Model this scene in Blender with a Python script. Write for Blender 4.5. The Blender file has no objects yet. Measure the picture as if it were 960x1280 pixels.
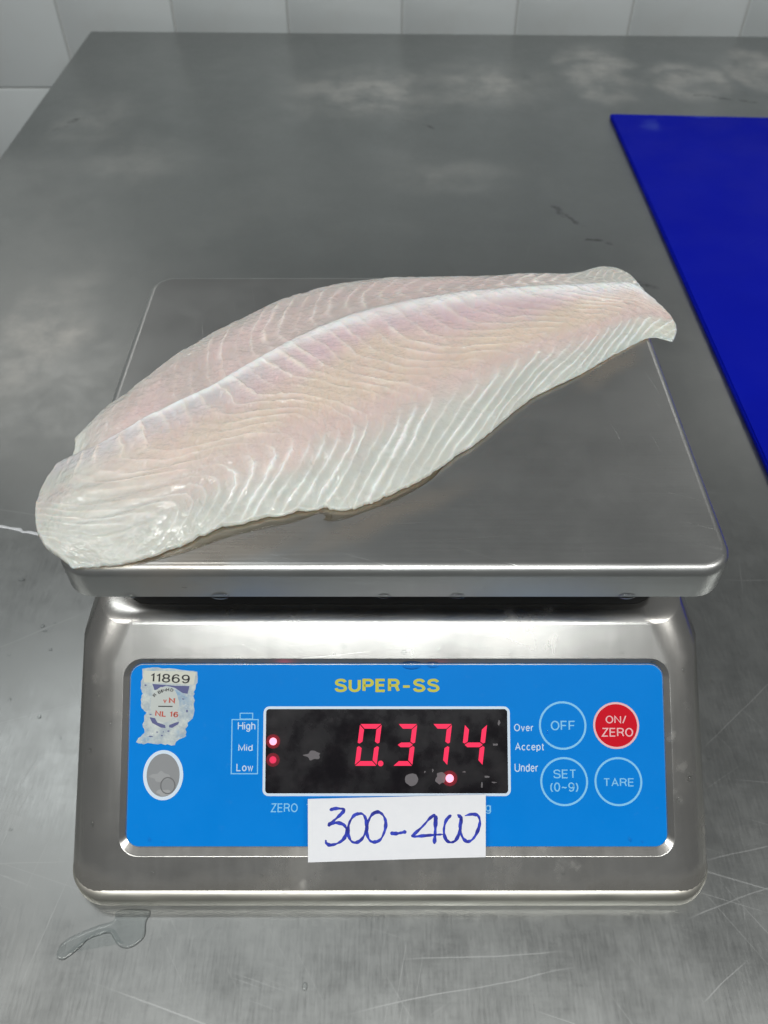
import bpy, bmesh, math, random
import numpy as np
from mathutils import Vector, Matrix
from mathutils.bvhtree import BVHTree

random.seed(7)
SC = bpy.context.scene
COL = SC.collection
R = math.radians

# ---------------------------------------------------------------- camera
cam_data = bpy.data.cameras.new("camera")
cam = bpy.data.objects.new("camera", cam_data)
COL.objects.link(cam)
cam.location = (0, 0, .346)
cam.rotation_euler = (R(41.96), 0, 0)
cam_data.sensor_fit = 'VERTICAL'
cam_data.sensor_height = 24
cam_data.sensor_width = 18
cam_data.lens = 18.75
cam_data.clip_start = .01
cam_data.clip_end = 50
cam_data.dof.use_dof = True
cam_data.dof.focus_distance = .325
cam_data.dof.aperture_fstop = 11
SC.camera = cam

# ---------------------------------------------------------------- world and lamps
world = bpy.data.worlds.new("World")
SC.world = world
world.use_nodes = True
bg = world.node_tree.nodes["Background"]
bg.inputs[0].default_value = (.98, 1.0, 1.0, 1)
bg.inputs[1].default_value = .14


def area(name, loc, sx, sy, power, col):
    d = bpy.data.lights.new(name, 'AREA')
    d.shape = 'RECTANGLE'
    d.size, d.size_y, d.energy, d.color = sx, sy, power, col
    o = bpy.data.objects.new(name, d)
    o.location = loc
    COL.objects.link(o)
    return o


area("overhead_lamp", (0, -.42, 1.95), 1.3, .16, 13.5, (1, .985, .95))
area("overhead_lamp", (-1.75, -.42, 1.95), 1.3, .16, 16.0, (1, .985, .95))  # side lamp added to brighten the left of the housing
area("overhead_lamp", (1.75, -.42, 1.95), 1.3, .16, 17.0, (1, .985, .95))  # its counterpart, added to brighten the right of the housing
area("overhead_lamp", (0, -1.05, 1.95), 1.3, .16, 14.0, (.97, 1, 1))
area("overhead_lamp", (-1.0, .95, 1.95), 1.3, .16, 6.0, (.97, 1, 1))
area("overhead_lamp", (-2.05, 3.15, 1.95), 1.3, .2, 7.0, (1, .98, .94))
area("overhead_lamp", (2.25, 3.15, 1.95), 1.3, .2, 7.0, (1, .98, .94))  # added beyond the wall to brighten the platter's right rim

SC.render.engine = 'CYCLES'
SC.cycles.use_denoising = True
SC.cycles.adaptive_threshold = .02
SC.cycles.max_bounces = 8
SC.cycles.sample_clamp_indirect = 6
SC.view_settings.view_transform = 'Standard'
SC.view_settings.look = 'None'
SC.view_settings.exposure = 0
SC.view_settings.gamma = 1
SC.view_settings.use_curve_mapping = False


# ---------------------------------------------------------------- helpers
def tag(o, label=None, cat=None, group=None, kind=None):
    if label: o["label"] = label
    if cat: o["category"] = cat
    if group: o["group"] = group
    if kind: o["kind"] = kind
    return o


def put(name, me, mat, parent=None):
    o = bpy.data.objects.new(name, me)
    COL.objects.link(o)
    if mat is not None:
        me.materials.clear()
        me.materials.append(mat)
    if parent is not None:
        o.parent = parent
        if parent.type == 'EMPTY':
            o.matrix_parent_inverse = Matrix.Translation(-parent.location)
    return o


def empty(name, loc):
    o = bpy.data.objects.new(name, None)
    o.location = loc
    o.empty_display_size = .02
    COL.objects.link(o)
    return o


def bm_mesh(bm, name, smooth=None, recalc=True):
    if recalc:
        bmesh.ops.recalc_face_normals(bm, faces=bm.faces)
    me = bpy.data.meshes.new(name)
    bm.to_mesh(me)
    bm.free()
    if smooth is not None:
        me.shade_smooth()
        me.set_sharp_from_angle(angle=R(smooth))
    return me


def prism(bm, pts, z0, z1, xf=None, top=None):
    """closed prism: outline pts at z0, (top or pts) at z1"""
    xf = xf or (lambda x, y, z: (x, y, z))
    top = top or pts
    a = [bm.verts.new(xf(x, y, z0)) for x, y in pts]
    b = [bm.verts.new(xf(x, y, z1)) for x, y in top]
    n = len(pts)
    for i in range(n):
        bm.faces.new((a[i], a[(i + 1) % n], b[(i + 1) % n], b[i]))
    bm.faces.new(list(reversed(a)))
    bm.faces.new(b)
    return a, b


def rrect(cx, cy, hx, hy, r, seg=8):
    p = []
    for (sx, sy, a0) in ((1, 1, 0), (-1, 1, 90), (-1, -1, 180), (1, -1, 270)):
        for k in range(seg + 1):
            a = R(a0 + 90 * k / seg)
            p.append((cx + sx * (hx - r) + r * math.cos(a), cy + sy * (hy - r) + r * math.sin(a)))
    return p


def ring_loft(bm, rings, close_first=True, close_last=True):
    L = [[bm.verts.new(p) for p in r] for r in rings]
    n = len(L[0])
    for a, b in zip(L, L[1:]):
        for i in range(n):
            bm.faces.new((a[i], a[(i + 1) % n], b[(i + 1) % n], b[i]))
    if close_first: bm.faces.new(list(reversed(L[0])))
    if close_last: bm.faces.new(L[-1])
    return L


def smooth_outline(pts, sub=6, closed=True):
    P = np.array(pts, float)
    n = len(P)
    out = []
    for i in range(n if closed else n - 1):
        if closed:
            p0, p1, p2, p3 = P[i - 1], P[i], P[(i + 1) % n], P[(i + 2) % n]
        else:
            p0, p1, p2, p3 = P[max(i - 1, 0)], P[i], P[i + 1], P[min(i + 2, n - 1)]
        for k in range(sub):
            t = k / sub
            out.append(.5 * ((2 * p1) + (-p0 + p2) * t + (2 * p0 - 5 * p1 + 4 * p2 - p3) * t * t + (-p0 + 3 * p1 - 3 * p2 + p3) * t ** 3))
    if not closed: out.append(P[-1])
    return [tuple(q) for q in out]


# ---------------------------------------------------------------- node helpers
class NT:
    def __init__(s, name):
        s.m = bpy.data.materials.new(name)
        s.m.use_nodes = True
        s.t = s.m.node_tree
        s.n, s.l = s.t.nodes, s.t.links
        s.b = s.n["Principled BSDF"]
        s._co = None

    def co(s):
        if s._co is None: s._co = s.n.new("ShaderNodeTexCoord")
        return s._co.outputs["Object"]

    def sock(s, i, v):
        if v is None: return
        if isinstance(v, bpy.types.NodeSocket): s.l.new(v, i)
        else: i.default_value = v

    def setp(s, **k):
        for a, v in k.items():
            i = s.b.inputs[a.replace('_', ' ')]
            if isinstance(v, tuple) and len(v) == 3 and i.type == 'RGBA': v = v + (1,)
            s.sock(i, v)
        return s

    def math(s, op, a, b=None, c=None, clamp=False):
        x = s.n.new("ShaderNodeMath"); x.operation = op; x.use_clamp = clamp
        s.sock(x.inputs[0], a); s.sock(x.inputs[1], b); s.sock(x.inputs[2], c)
        return x.outputs[0]

    def vmath(s, op, a, b=None, scale=None):
        x = s.n.new("ShaderNodeVectorMath"); x.operation = op
        s.sock(x.inputs[0], a); s.sock(x.inputs[1], b)
        if scale is not None: s.sock(x.inputs[3], scale)
        return x.outputs["Value"] if op in ('DOT_PRODUCT', 'LENGTH', 'DISTANCE') else x.outputs[0]

    def mapping(s, v, loc=(0, 0, 0), rot=(0, 0, 0), sc=(1, 1, 1)):
        x = s.n.new("ShaderNodeMapping")
        s.l.new(v, x.inputs[0])
        x.inputs[1].default_value, x.inputs[2].default_value, x.inputs[3].default_value = loc, rot, sc
        return x.outputs[0]

    def noise(s, scale=5, detail=3, rough=.5, v=None, dist=0):
        x = s.n.new("ShaderNodeTexNoise")
        s.l.new(v if v is not None else s.co(), x.inputs["Vector"])
        x.inputs["Scale"].default_value = scale; x.inputs["Detail"].default_value = detail
        x.inputs["Roughness"].default_value = rough; x.inputs["Distortion"].default_value = dist
        return x.outputs["Fac"]

    def voronoi(s, scale, v=None, feature='F1'):
        x = s.n.new("ShaderNodeTexVoronoi"); x.feature = feature
        s.l.new(v if v is not None else s.co(), x.inputs["Vector"])
        x.inputs["Scale"].default_value = scale
        return x.outputs["Distance"]

    def ramp(s, f, lo, hi, a=0., b=1., interp='SMOOTHSTEP'):
        x = s.n.new("ShaderNodeMapRange"); x.interpolation_type = interp
        s.sock(x.inputs[0], f)
        for i, v in zip((1, 2, 3, 4), (lo, hi, a, b)): s.sock(x.inputs[i], v)
        return x.outputs[0]

    def mix(s, f, a, b, blend='MIX'):
        x = s.n.new("ShaderNodeMix"); x.data_type = 'RGBA'; x.blend_type = blend
        s.sock(x.inputs[0], f)
        for i, v in ((6, a), (7, b)):
            if isinstance(v, tuple) and len(v) == 3: v = v + (1,)
            s.sock(x.inputs[i], v)
        return x.outputs[2]

    def bump(s, h, strength=.2, dist=.001, normal=None):
        x = s.n.new("ShaderNodeBump")
        x.inputs["Strength"].default_value = strength; x.inputs["Distance"].default_value = dist
        s.l.new(h, x.inputs["Height"])
        if normal is not None: s.l.new(normal, x.inputs["Normal"])
        return x.outputs[0]

    def segdist(s, a, b, wob=None):
        """distance from the surface point to the segment a-b (metres, object XY)"""
        p = wob if wob is not None else s.co()
        a = Vector((a[0], a[1], 0)); b = Vector((b[0], b[1], 0)); ba = b - a
        pa = s.vmath('SUBTRACT', s.vmath('MULTIPLY', p, (1, 1, 0)), tuple(a))
        h = s.math('DIVIDE', s.vmath('DOT_PRODUCT', pa, tuple(ba)), ba.length_squared, clamp=True)
        x = s.n.new("ShaderNodeVectorMath"); x.operation = 'SCALE'
        x.inputs[0].default_value = tuple(ba); s.l.new(h, x.inputs[3])
        return s.vmath('LENGTH', s.vmath('SUBTRACT', pa, x.outputs[0])), h

    def ellipse(s, cx, cy, rx, ry, rot=0, wob=None, soft=.6):
        p = wob if wob is not None else s.co()
        p = s.vmath('SUBTRACT', s.vmath('MULTIPLY', p, (1, 1, 0)), (cx, cy, 0))
        if rot: p = s.mapping(p, rot=(0, 0, -R(rot)))
        d = s.vmath('LENGTH', s.vmath('MULTIPLY', p, (1 / rx, 1 / ry, 0)))
        return s.ramp(d, 1.0, 1 - soft)

    def maxall(s, L):
        f = L[0]
        for g in L[1:]: f = s.math('MAXIMUM', f, g)
        return f

    def wobble(s, scale, amp):
        x = s.n.new("ShaderNodeTexNoise")
        s.l.new(s.co(), x.inputs["Vector"]); x.inputs["Scale"].default_value = scale; x.inputs["Detail"].default_value = 4
        v = s.vmath('SUBTRACT', x.outputs["Color"], (.5, .5, .5))
        y = s.n.new("ShaderNodeVectorMath"); y.operation = 'SCALE'
        s.l.new(v, y.inputs[0]); y.inputs[3].default_value = amp
        return s.vmath('ADD', s.co(), y.outputs[0])

    def scratches(s, specs):
        """fine random scratches: (angle, along, across, threshold)"""
        out = []
        for k, (ang, al, ac, th) in enumerate(specs):
            v = s.mapping(s.mapping(s.co(), rot=(0, 0, R(ang))), loc=(k * 3.1, k * 1.7, 0), sc=(al, ac, 1))
            n = s.noise(1, 2, .5, v)
            m = s.noise(14, 2, .5, s.mapping(s.co(), loc=(k * 5.3, k, 0)))
            out.append(s.math('MULTIPLY', s.ramp(n, th, th + .05), s.ramp(m, .45, .62)))
        return s.maxall(out)


def plain(name, col, rough=.5, metal=0, **k):
    return NT(name).setp(Base_Color=col, Roughness=rough, Metallic=metal, **k).m


# ---------------------------------------------------------------- materials
def mat_table():
    t = NT("table_steel")
    co = t.co()
    mott = t.noise(5, 5, .6)
    mott2 = t.noise(22, 4, .6)
    grain = t.noise(1, 2, .5, t.mapping(co, sc=(60, 900, 1)))
    grain2 = t.noise(1, 2, .5, t.mapping(co, sc=(1100, 90, 1)))
    scr = t.scratches([(17, 7, 900, .67), (-31, 6, 800, .68), (56, 8, 900, .68), (102, 9, 1000, .67)])
    longs = []
    wob = t.wobble(9, .010)
    for a, b, w in [((.178, .2635), (.24, .2615), .00045), ((.128, .1125), (.19, .1268), .0004), ((.119, .0912), (.165, .1068), .00035),
                    ((-.02, .0600), (.0802, .0767), .0003), ((.003, .078), (.0747, .0808), .0003), ((-.19, .1135), (-.128, .1147), .0003),
                    ((.118, .0630), (.1424, .078), .0003), ((-.23, .20), (-.15, .245), .0004), ((-.22, .165), (-.14, .19), .0003),
                    ((.14, .16), (.2, .21), .0003), ((.15, .15), (.23, .145), .0003), ((-.25, .32), (-.18, .305), .0005), ((.14, .335), (.21, .325), .0004)]:
        d, h = t.segdist(a, b, wob)
        longs.append(t.math('MULTIPLY', t.ramp(d, w, w * .3), t.ramp(t.math('ABSOLUTE', t.math('SUBTRACT', h, .5)), .5, .25)))
    lng = t.maxall(longs)
    # dried residue, and lamp glare painted in as pale patches
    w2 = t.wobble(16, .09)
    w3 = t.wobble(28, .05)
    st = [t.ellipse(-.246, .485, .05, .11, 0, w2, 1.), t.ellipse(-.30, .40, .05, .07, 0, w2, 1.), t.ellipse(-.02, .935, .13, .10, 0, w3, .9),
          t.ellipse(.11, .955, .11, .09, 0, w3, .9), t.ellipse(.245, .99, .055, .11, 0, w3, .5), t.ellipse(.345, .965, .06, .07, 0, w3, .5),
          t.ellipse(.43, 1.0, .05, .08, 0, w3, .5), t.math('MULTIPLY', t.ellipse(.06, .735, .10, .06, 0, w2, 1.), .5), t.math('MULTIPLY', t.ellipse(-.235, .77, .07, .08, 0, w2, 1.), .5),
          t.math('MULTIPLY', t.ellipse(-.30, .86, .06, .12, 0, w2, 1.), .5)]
    glare_stain = t.math('MULTIPLY', t.maxall(st), t.ramp(t.noise(26, 8, .70, None, .15), .26, .78))
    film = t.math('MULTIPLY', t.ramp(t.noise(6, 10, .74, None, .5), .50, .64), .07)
    glare_stain = t.math('MAXIMUM', glare_stain, film)
    dark = []
    wobd = t.wobble(60, .012)
    for a, b, w in [((.150, .674), (.158, .660), .004), ((.158, .660), (.172, .640), .003), ((-.345, .826), (-.318, .862), .005), ((.19, .56), (.21, .545), .004),
                    ((.17, .62), (.19, .612), .003), ((.34, .925), (.40, .905), .004), ((.05, .84), (.02, .86), .003)]:
        d, h = t.segdist(a, b, wobd)
        dark.append(t.ramp(d, w, w * .1))
    dk = t.math('MULTIPLY', t.maxall(dark), t.ramp(t.noise(90, 3, .6), .40, .62, 0, .6))
    col = t.mix(mott, (.30, .315, .31), (.395, .405, .40))
    col = t.mix(t.math('MULTIPLY', t.math('MAXIMUM', scr, lng), .16), col, (.62, .63, .63))
    col = t.mix(glare_stain, col, (.50, .49, .46))
    col = t.mix(dk, col, (.05, .05, .045))
    rough = t.math('ADD', t.ramp(t.noise(30, 9, .72), .3, .7, .235, .325), t.math('MULTIPLY', t.math('ADD', t.math('MULTIPLY', grain, .3), grain2), .11))
    rough = t.math('ADD', rough, t.math('MULTIPLY', t.math('MAXIMUM', scr, lng), .07))
    h = t.math('ADD', t.math('MULTIPLY', t.math('ADD', t.math('MULTIPLY', grain, .3), grain2), .2), t.math('MULTIPLY', scr, -.10))
    und = t.noise(18, 2, .5)
    nb = t.bump(und, .25, .0006)
    t.setp(Base_Color=col, Roughness=rough, Metallic=t.math('SUBTRACT', 1.0, t.math('MULTIPLY', glare_stain, .62)), Normal=t.bump(h, .45, .00014, nb))
    return t.m


def mat_brushed(name, sc, base=(.60, .60, .585), r0=.24, r1=.34, waterspots=True, bstr=.25, grime=False, mot=.86):
    t = NT(name)
    co = t.co()
    g = t.noise(1, 3, .6, t.mapping(co, sc=sc))
    m = t.noise(30, 4, .6)
    scr = t.scratches([(20, 14, 900, .68), (-35, 12, 800, .69), (80, 14, 900, .68), (-5, 10, 900, .66)])
    rough = t.ramp(m, .3, .7, r0, r1)
    rough = t.math('ADD', rough, t.math('MULTIPLY', g, .06))
    col = t.mix(t.noise(9, 4, .6), base, tuple(c * mot for c in base))
    metal = 1.0
    if waterspots:
        v = t.voronoi(70, t.wobble(60, .02))
        sp = t.math('MULTIPLY', t.ramp(v, .30, .10), t.ramp(t.noise(26, 5, .7), .50, .75))
        col = t.mix(t.math('MULTIPLY', sp, .2), col, (.45, .44, .41))
        metal = t.math('SUBTRACT', 1.0, t.math('MULTIPLY', sp, .2))
        rough = t.math('ADD', rough, t.math('MULTIPLY', sp, .1))
    if name == "platter_steel":
        wz = t.wobble(60, .012)
        wm = t.math('MULTIPLY', t.maxall([t.ellipse(.098, .279, .030, .009, 42, wz, .9), t.ellipse(-.055, .176, .055, .010, 20, wz, .9), t.ellipse(.0, .192, .05, .010, 28, wz, .9)]), .45)
        col = t.mix(wm, col, (.52, .42, .31))
        rough = t.math('SUBTRACT', rough, t.math('MULTIPLY', wm, .15))
        metal = t.math('SUBTRACT', 1.0, t.math('MULTIPLY', wm, .35))
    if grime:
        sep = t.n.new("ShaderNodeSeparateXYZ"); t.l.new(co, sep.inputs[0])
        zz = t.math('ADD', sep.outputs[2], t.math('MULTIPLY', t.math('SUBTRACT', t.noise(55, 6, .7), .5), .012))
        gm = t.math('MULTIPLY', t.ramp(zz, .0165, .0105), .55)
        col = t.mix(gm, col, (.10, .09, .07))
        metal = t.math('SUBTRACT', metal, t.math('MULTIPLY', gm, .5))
        blo = t.ramp(t.noise(13, 6, .7), .48, .66)
        rough = t.math('ADD', rough, t.math('MULTIPLY', blo, .05))
        col = t.mix(t.math('MULTIPLY', blo, .25), col, (.52, .48, .42))
    h = t.math('ADD', t.math('MULTIPLY', g, .6), t.math('MULTIPLY', scr, -.15 if grime else -.3))
    t.setp(Base_Color=col, Roughness=rough, Metallic=metal, Normal=t.bump(h, bstr, .0001, t.bump(t.noise(40, 2, .5), .08, .0005)))
    return t.m


def mat_fish():
    t = NT("fish_flesh")
    a = t.n.new("ShaderNodeAttribute"); a.attribute_name = "flesh"
    c = t.mix(t.ramp(t.noise(420, 4, .65), .3, .75, 0, .06), a.outputs["Color"], (.86, .84, .80))
    fine = t.noise(1, 3, .6, t.mapping(t.co(), rot=(0, 0, R(-35)), sc=(700, 1500, 700)))
    wet = t.noise(300, 3, .55)
    h = t.math('ADD', t.math('MULTIPLY', fine, .45), wet)
    n = t.bump(h, .11, .0004)
    clump = t.ramp(t.noise(60, 3, .6), .44, .64, .06, 1.0)
    coat = t.bump(t.math('MULTIPLY', t.noise(340, 3, .6), clump), 1.0, .0026)
    t.setp(Base_Color=c, Roughness=.36, Subsurface_Weight=.85, Subsurface_Radius=(1.0, .62, .45), Subsurface_Scale=.0045,
           Specular_IOR_Level=.5, Coat_Weight=1.0, Coat_Roughness=.04, Coat_IOR=1.5, Normal=n, Coat_Normal=coat)
    return t.m


def mat_tile():
    t = NT("glazed_tile")
    oi = t.n.new("ShaderNodeObjectInfo")
    c = t.mix(oi.outputs["Random"], (.59, .635, .64), (.63, .67, .675))
    c = t.mix(t.ramp(t.noise(12, 4, .6), .5, .75, 0, .35), c, (.55, .56, .54))
    t.setp(Base_Color=c, Roughness=.22, Normal=t.bump(t.noise(14, 2, .5), .15, .001))
    return t.m


def mat_board():
    t = NT("blue_plastic")
    c = t.mix(t.noise(18, 4, .6), (.0015, .006, .34), (.0025, .009, .40))
    sc = t.scratches([(30, 12, 700, .69), (-40, 10, 650, .69)])
    sm = t.math('MULTIPLY', t.maxall([t.ellipse(.272, .835, .014, .02, 0, t.wobble(60, .02), .9), t.ellipse(.33, .858, .02, .006, 0, t.wobble(60, .01), .9)]), .25)
    c = t.mix(t.math('MAXIMUM', t.math('MULTIPLY', sc, .04), sm), c, (.10, .16, .55))
    t.setp(Base_Color=c, Roughness=t.ramp(t.noise(25, 3), .3, .7, .42, .55), Specular_IOR_Level=.03, Normal=t.bump(t.noise(120, 2), .1, .0004))
    return t.m


def mat_panel():
    t = NT("panel_blue")
    c = t.mix(t.noise(35, 4, .6), (.001, .212, .70), (.0015, .235, .75))
    dirt = t.math('MULTIPLY', t.ramp(t.noise(160, 5, .7), .60, .74), .04)
    c = t.mix(dirt, c, (.20, .38, .60))
    t.setp(Base_Color=c, Roughness=t.ramp(t.noise(70, 3), .3, .7, .34, .46), Specular_IOR_Level=.08, Normal=t.bump(t.noise(260, 3), .08, .0003))
    return t.m


def mat_display():
    t = NT("display_window")
    d = t.ramp(t.noise(200, 6, .7), .45, .75, 0, .6)
    c = t.mix(d, (.006, .005, .007), (.017, .013, .016))
    t.setp(Base_Color=c, Roughness=t.ramp(t.noise(90, 4), .3, .7, .16, .4), Specular_IOR_Level=.35)
    return t.m


def mat_emit(name, col, s):
    t = NT(name)
    return t.setp(Base_Color=(.05, .0, .005), Emission_Color=col, Emission_Strength=s, Roughness=.5).m


def mat_sticker():
    t = NT("foil_sticker")
    f = t.noise(240, 5, .7)
    f2 = t.noise(110, 4, .65)
    c = t.mix(t.ramp(f, .3, .7), (.36, .43, .48), (.60, .65, .62))
    c = t.mix(t.ramp(f2, .46, .72, 0, .75), c, (.10, .30, .56))
    c = t.mix(t.ramp(t.noise(420, 5, .7), .60, .72, 0, .6), c, (.80, .82, .80))
    t.setp(Base_Color=c, Roughness=.5, Normal=t.bump(f, .4, .0004))
    return t.m


def mat_liquid(name, col, murk=0.):
    """clear wet layer: tinted see-through with a mirror sheen that grows at grazing angles"""
    t = NT(name)
    t.n.remove(t.b)
    out = next(n for n in t.n if n.type == 'OUTPUT_MATERIAL')
    tr = t.n.new("ShaderNodeBsdfTransparent"); tr.inputs[0].default_value = col + (1,)
    gl = t.n.new("ShaderNodeBsdfGlossy"); gl.inputs["Roughness"].default_value = .03
    base = tr.outputs[0]
    if murk:
        df = t.n.new("ShaderNodeBsdfDiffuse"); df.inputs[0].default_value = (.50, .38, .22, 1)
        mm = t.n.new("ShaderNodeMixShader"); t.l.new(t.ramp(t.noise(120, 3), .3, .7, murk * .6, murk * 1.4), mm.inputs[0])
        t.l.new(tr.outputs[0], mm.inputs[1]); t.l.new(df.outputs[0], mm.inputs[2]); base = mm.outputs[0]
    fr = t.n.new("ShaderNodeFresnel"); fr.inputs[0].default_value = 1.36
    mx = t.n.new("ShaderNodeMixShader")
    t.l.new(fr.outputs[0], mx.inputs[0]); t.l.new(base, mx.inputs[1]); t.l.new(gl.outputs[0], mx.inputs[2])
    t.l.new(mx.outputs[0], out.inputs[0])
    return t.m


def mat_paper():
    t = NT("white_paper")
    c = t.mix(t.noise(300, 4, .6), (.80, .82, .86), (.86, .87, .90))
    t.setp(Base_Color=c, Roughness=.7, Normal=t.bump(t.noise(500, 3), .12, .0002))
    return t.m


def mat_ink():
    t = NT("blue_ink")
    c = t.mix(t.ramp(t.noise(350, 3, .6), .35, .65), (.008, .016, .30), (.02, .05, .56))
    t.setp(Base_Color=c, Roughness=.5)
    return t.m


M = dict(
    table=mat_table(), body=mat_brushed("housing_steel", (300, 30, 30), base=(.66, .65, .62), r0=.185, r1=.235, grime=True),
    platter=mat_brushed("platter_steel", (26, 900, 900), base=(.55, .56, .55), r0=.28, r1=.34, waterspots=False, bstr=.6, mot=.95),
    flange=mat_brushed("flange_steel", (40, 300, 300), base=(.70, .68, .61), r0=.30, r1=.44),
    rubber=plain("black_rubber", (.006, .006, .0065), .8), fish=mat_fish(), tile=mat_tile(),
    grout=plain("grey_grout", (.50, .51, .50), .9), board=mat_board(), panel=mat_panel(), display=mat_display(),
    white=plain("pale_print", (.56, .72, .90), .5), border=plain("border_print", (.66, .78, .90), .45),
    cyan=plain("pale_cyan_print", (.22, .58, .90), .5), yellow=plain("yellow_print", (.56, .55, .045), .5),
    red=NT("button_red").setp(Base_Color=(.62, .006, .02), Roughness=.5, Specular_IOR_Level=.1).m,
    pink=plain("pink_print", (.85, .50, .52), .5),
    digit=mat_emit("led_red", (1.0, .010, .085), 1.05), ledhot=mat_emit("led_hot", (1.0, .30, .42), 2.2), leddim=mat_emit("led_dim", (1.0, .02, .12), .75),
    unlit=plain("unlit_segment", (.008, .006, .007), .4), lens=plain("led_halo", (.14, .004, .014), .8),  # lens entry: red colour of the disc standing for an LED's halo
    grey=plain("level_grey", (.27, .28, .29), .35), dust=plain("dried_residue", (.15, .14, .15), .8),
    sticker=mat_sticker(), strip=plain("sticker_strip", (.62, .64, .56), .5), seal=plain("sticker_seal", (.52, .56, .54), .5),
    black=plain("black_print", (.015, .015, .018), .6), stred=plain("sticker_red", (.50, .09, .06), .6), stblue=plain("sticker_violet", (.10, .11, .26), .6),
    water=mat_liquid("water", (.97, .98, .98)), juice=mat_liquid("fish_juice", (.994, .980, .945), .012), streak_glint=plain("pale_water_glint", (.62, .64, .66), .15), paper=mat_paper(), ink=mat_ink(),
)

# ---------------------------------------------------------------- setting: wall, table
WALL_Y = 1.17
TW, TH = .148, .2
bm = bmesh.new()
prism(bm, [(-1.25, WALL_Y - .0003), (1.25, WALL_Y - .0003), (1.25, WALL_Y + .12), (-1.25, WALL_Y + .12)], -.7, .32)
wall = put("wall", bm_mesh(bm, "wall"), M["grout"])
tag(wall, "white glazed tile wall behind the steel table", None, None, "structure")
bm = bmesh.new()
hx, hz, r = TW / 2 - .0008, TH / 2 - .0008, .002
ring_loft(bm, [[(x, 0, z) for x, z in rrect(0, 0, hx, hz, .0015, 3)],
               [(x, -.005, z) for x, z in rrect(0, 0, hx, hz, .0015, 3)],
               [(x, -.0064, z) for x, z in rrect(0, 0, hx - .0006, hz - .0006, .0012, 3)],
               [(x, -.007, z) for x, z in rrect(0, 0, hx - .0018, hz - .0018, .0010, 3)]])
tile_me = bm_mesh(bm, "tile", 40)
for i in range(-8, 8):
    for j in range(-3, 2):
        o = put("tile", tile_me, M["tile"], wall)
        o.location = (.0236 + (i + .5) * TW, WALL_Y + .005, -.082 + (j + .5) * TH)
        o.rotation_euler = (random.gauss(0, .0012), 0, random.gauss(0, .0012))

table = empty("steel_table", (.3, .35, -.045))
tag(table, "wide worn stainless steel work table with scratches, dried smears and painted glare patches", "table")
bm = bmesh.new()
TX0, TX1, TY0, TY1 = -.373, 1.1, -.4, 1.128
prism(bm, [(TX0, TY0), (TX1, TY0), (TX1, TY1 - .03), (TX0, TY1 + .004)], -.045, 0)
bmesh.ops.bevel(bm, geom=[e for e in bm.edges if e.verts[0].co.z > -.01 or e.verts[1].co.z > -.01], offset=.004, segments=4, affect='EDGES', profile=.5)
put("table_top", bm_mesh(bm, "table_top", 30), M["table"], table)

# blue board lying on the table
bm = bmesh.new()
prism(bm, [(.2325, .30), (.62, .28), (.64, .842), (.2357, .8653)], .0005, .004)
bmesh.ops.bevel(bm, geom=[e for e in bm.edges if min(v.co.z for v in e.verts) > .003], offset=.001, segments=2, affect='EDGES')
o = put("cutting_board", bm_mesh(bm, "cutting_board", 30), M["board"])
tag(o, "deep blue plastic cutting board lying flat on the steel table", "cutting board")

# ---------------------------------------------------------------- weighing scale
scale = empty("weighing_scale", (.0025, .25, 0))
tag(scale, "stainless steel digital weighing scale with bright blue front panel", "weighing scale")
BX = .0025
# panel plane: origin at the panel's lower edge
P0 = Vector((.0051, .114, .020))
PU, PV, PN = Vector((1, 0, 0)), Vector((0, .8007, .5991)), Vector((0, -.5991, .8007))


def pl(u, v, n=0.):
    """panel millimetres -> world"""
    return tuple(P0 + PU * (u * .001) + PV * (v * .001) + PN * (n * .001))


def pp(x, y):
    """drawing units of the panel artwork -> panel millimetres"""
    return ((x - 496) * .322, (1058 - y) * .315)


# housing: sloped front, flat top
off = .0014
A = Vector((0, .1007, .0100)) + PN * off
ztop = .0758
s = (ztop - A.z) / PV.z
B = A + PV * s
hb, ht = .1288, .1272
bm = bmesh.new()
RF = .0115                       # fillet of the front brow
th = math.atan2(PV.z, PV.y)      # slope angle
tl_ = RF * math.tan((th) / 2)    # tangent length
by, bz = B.y - PV.y * tl_, ztop - PV.z * tl_
cyc, czc = B.y + tl_, ztop - RF
RS = .013
prof = [(A.y + (z - A.z) * PV.y / PV.z, z) for z in np.linspace(.0098, bz, 8)]
prof += [(cyc - RF * math.sin(a), czc + RF * math.cos(a)) for a in np.linspace(th, 0, 14)[1:]]
rings = []
for y, z in prof:
    f = (z - .0098) / (ztop - .0098)
    dz = max(0, z - (ztop - RS))
    g = RS - math.sqrt(max(RS * RS - dz * dz, 0))
    hx = hb + (ht - hb) * f - g
    yb = .392 - .006 * f - g
    rings.append([(x, yy, z) for x, yy in rrect(BX, (y + yb) / 2, hx, (yb - y) / 2, .0165, 10)])
ring_loft(bm, rings)
body_me = bm_mesh(bm, "body")
body = put("body", body_me, M["body"], scale)
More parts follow.
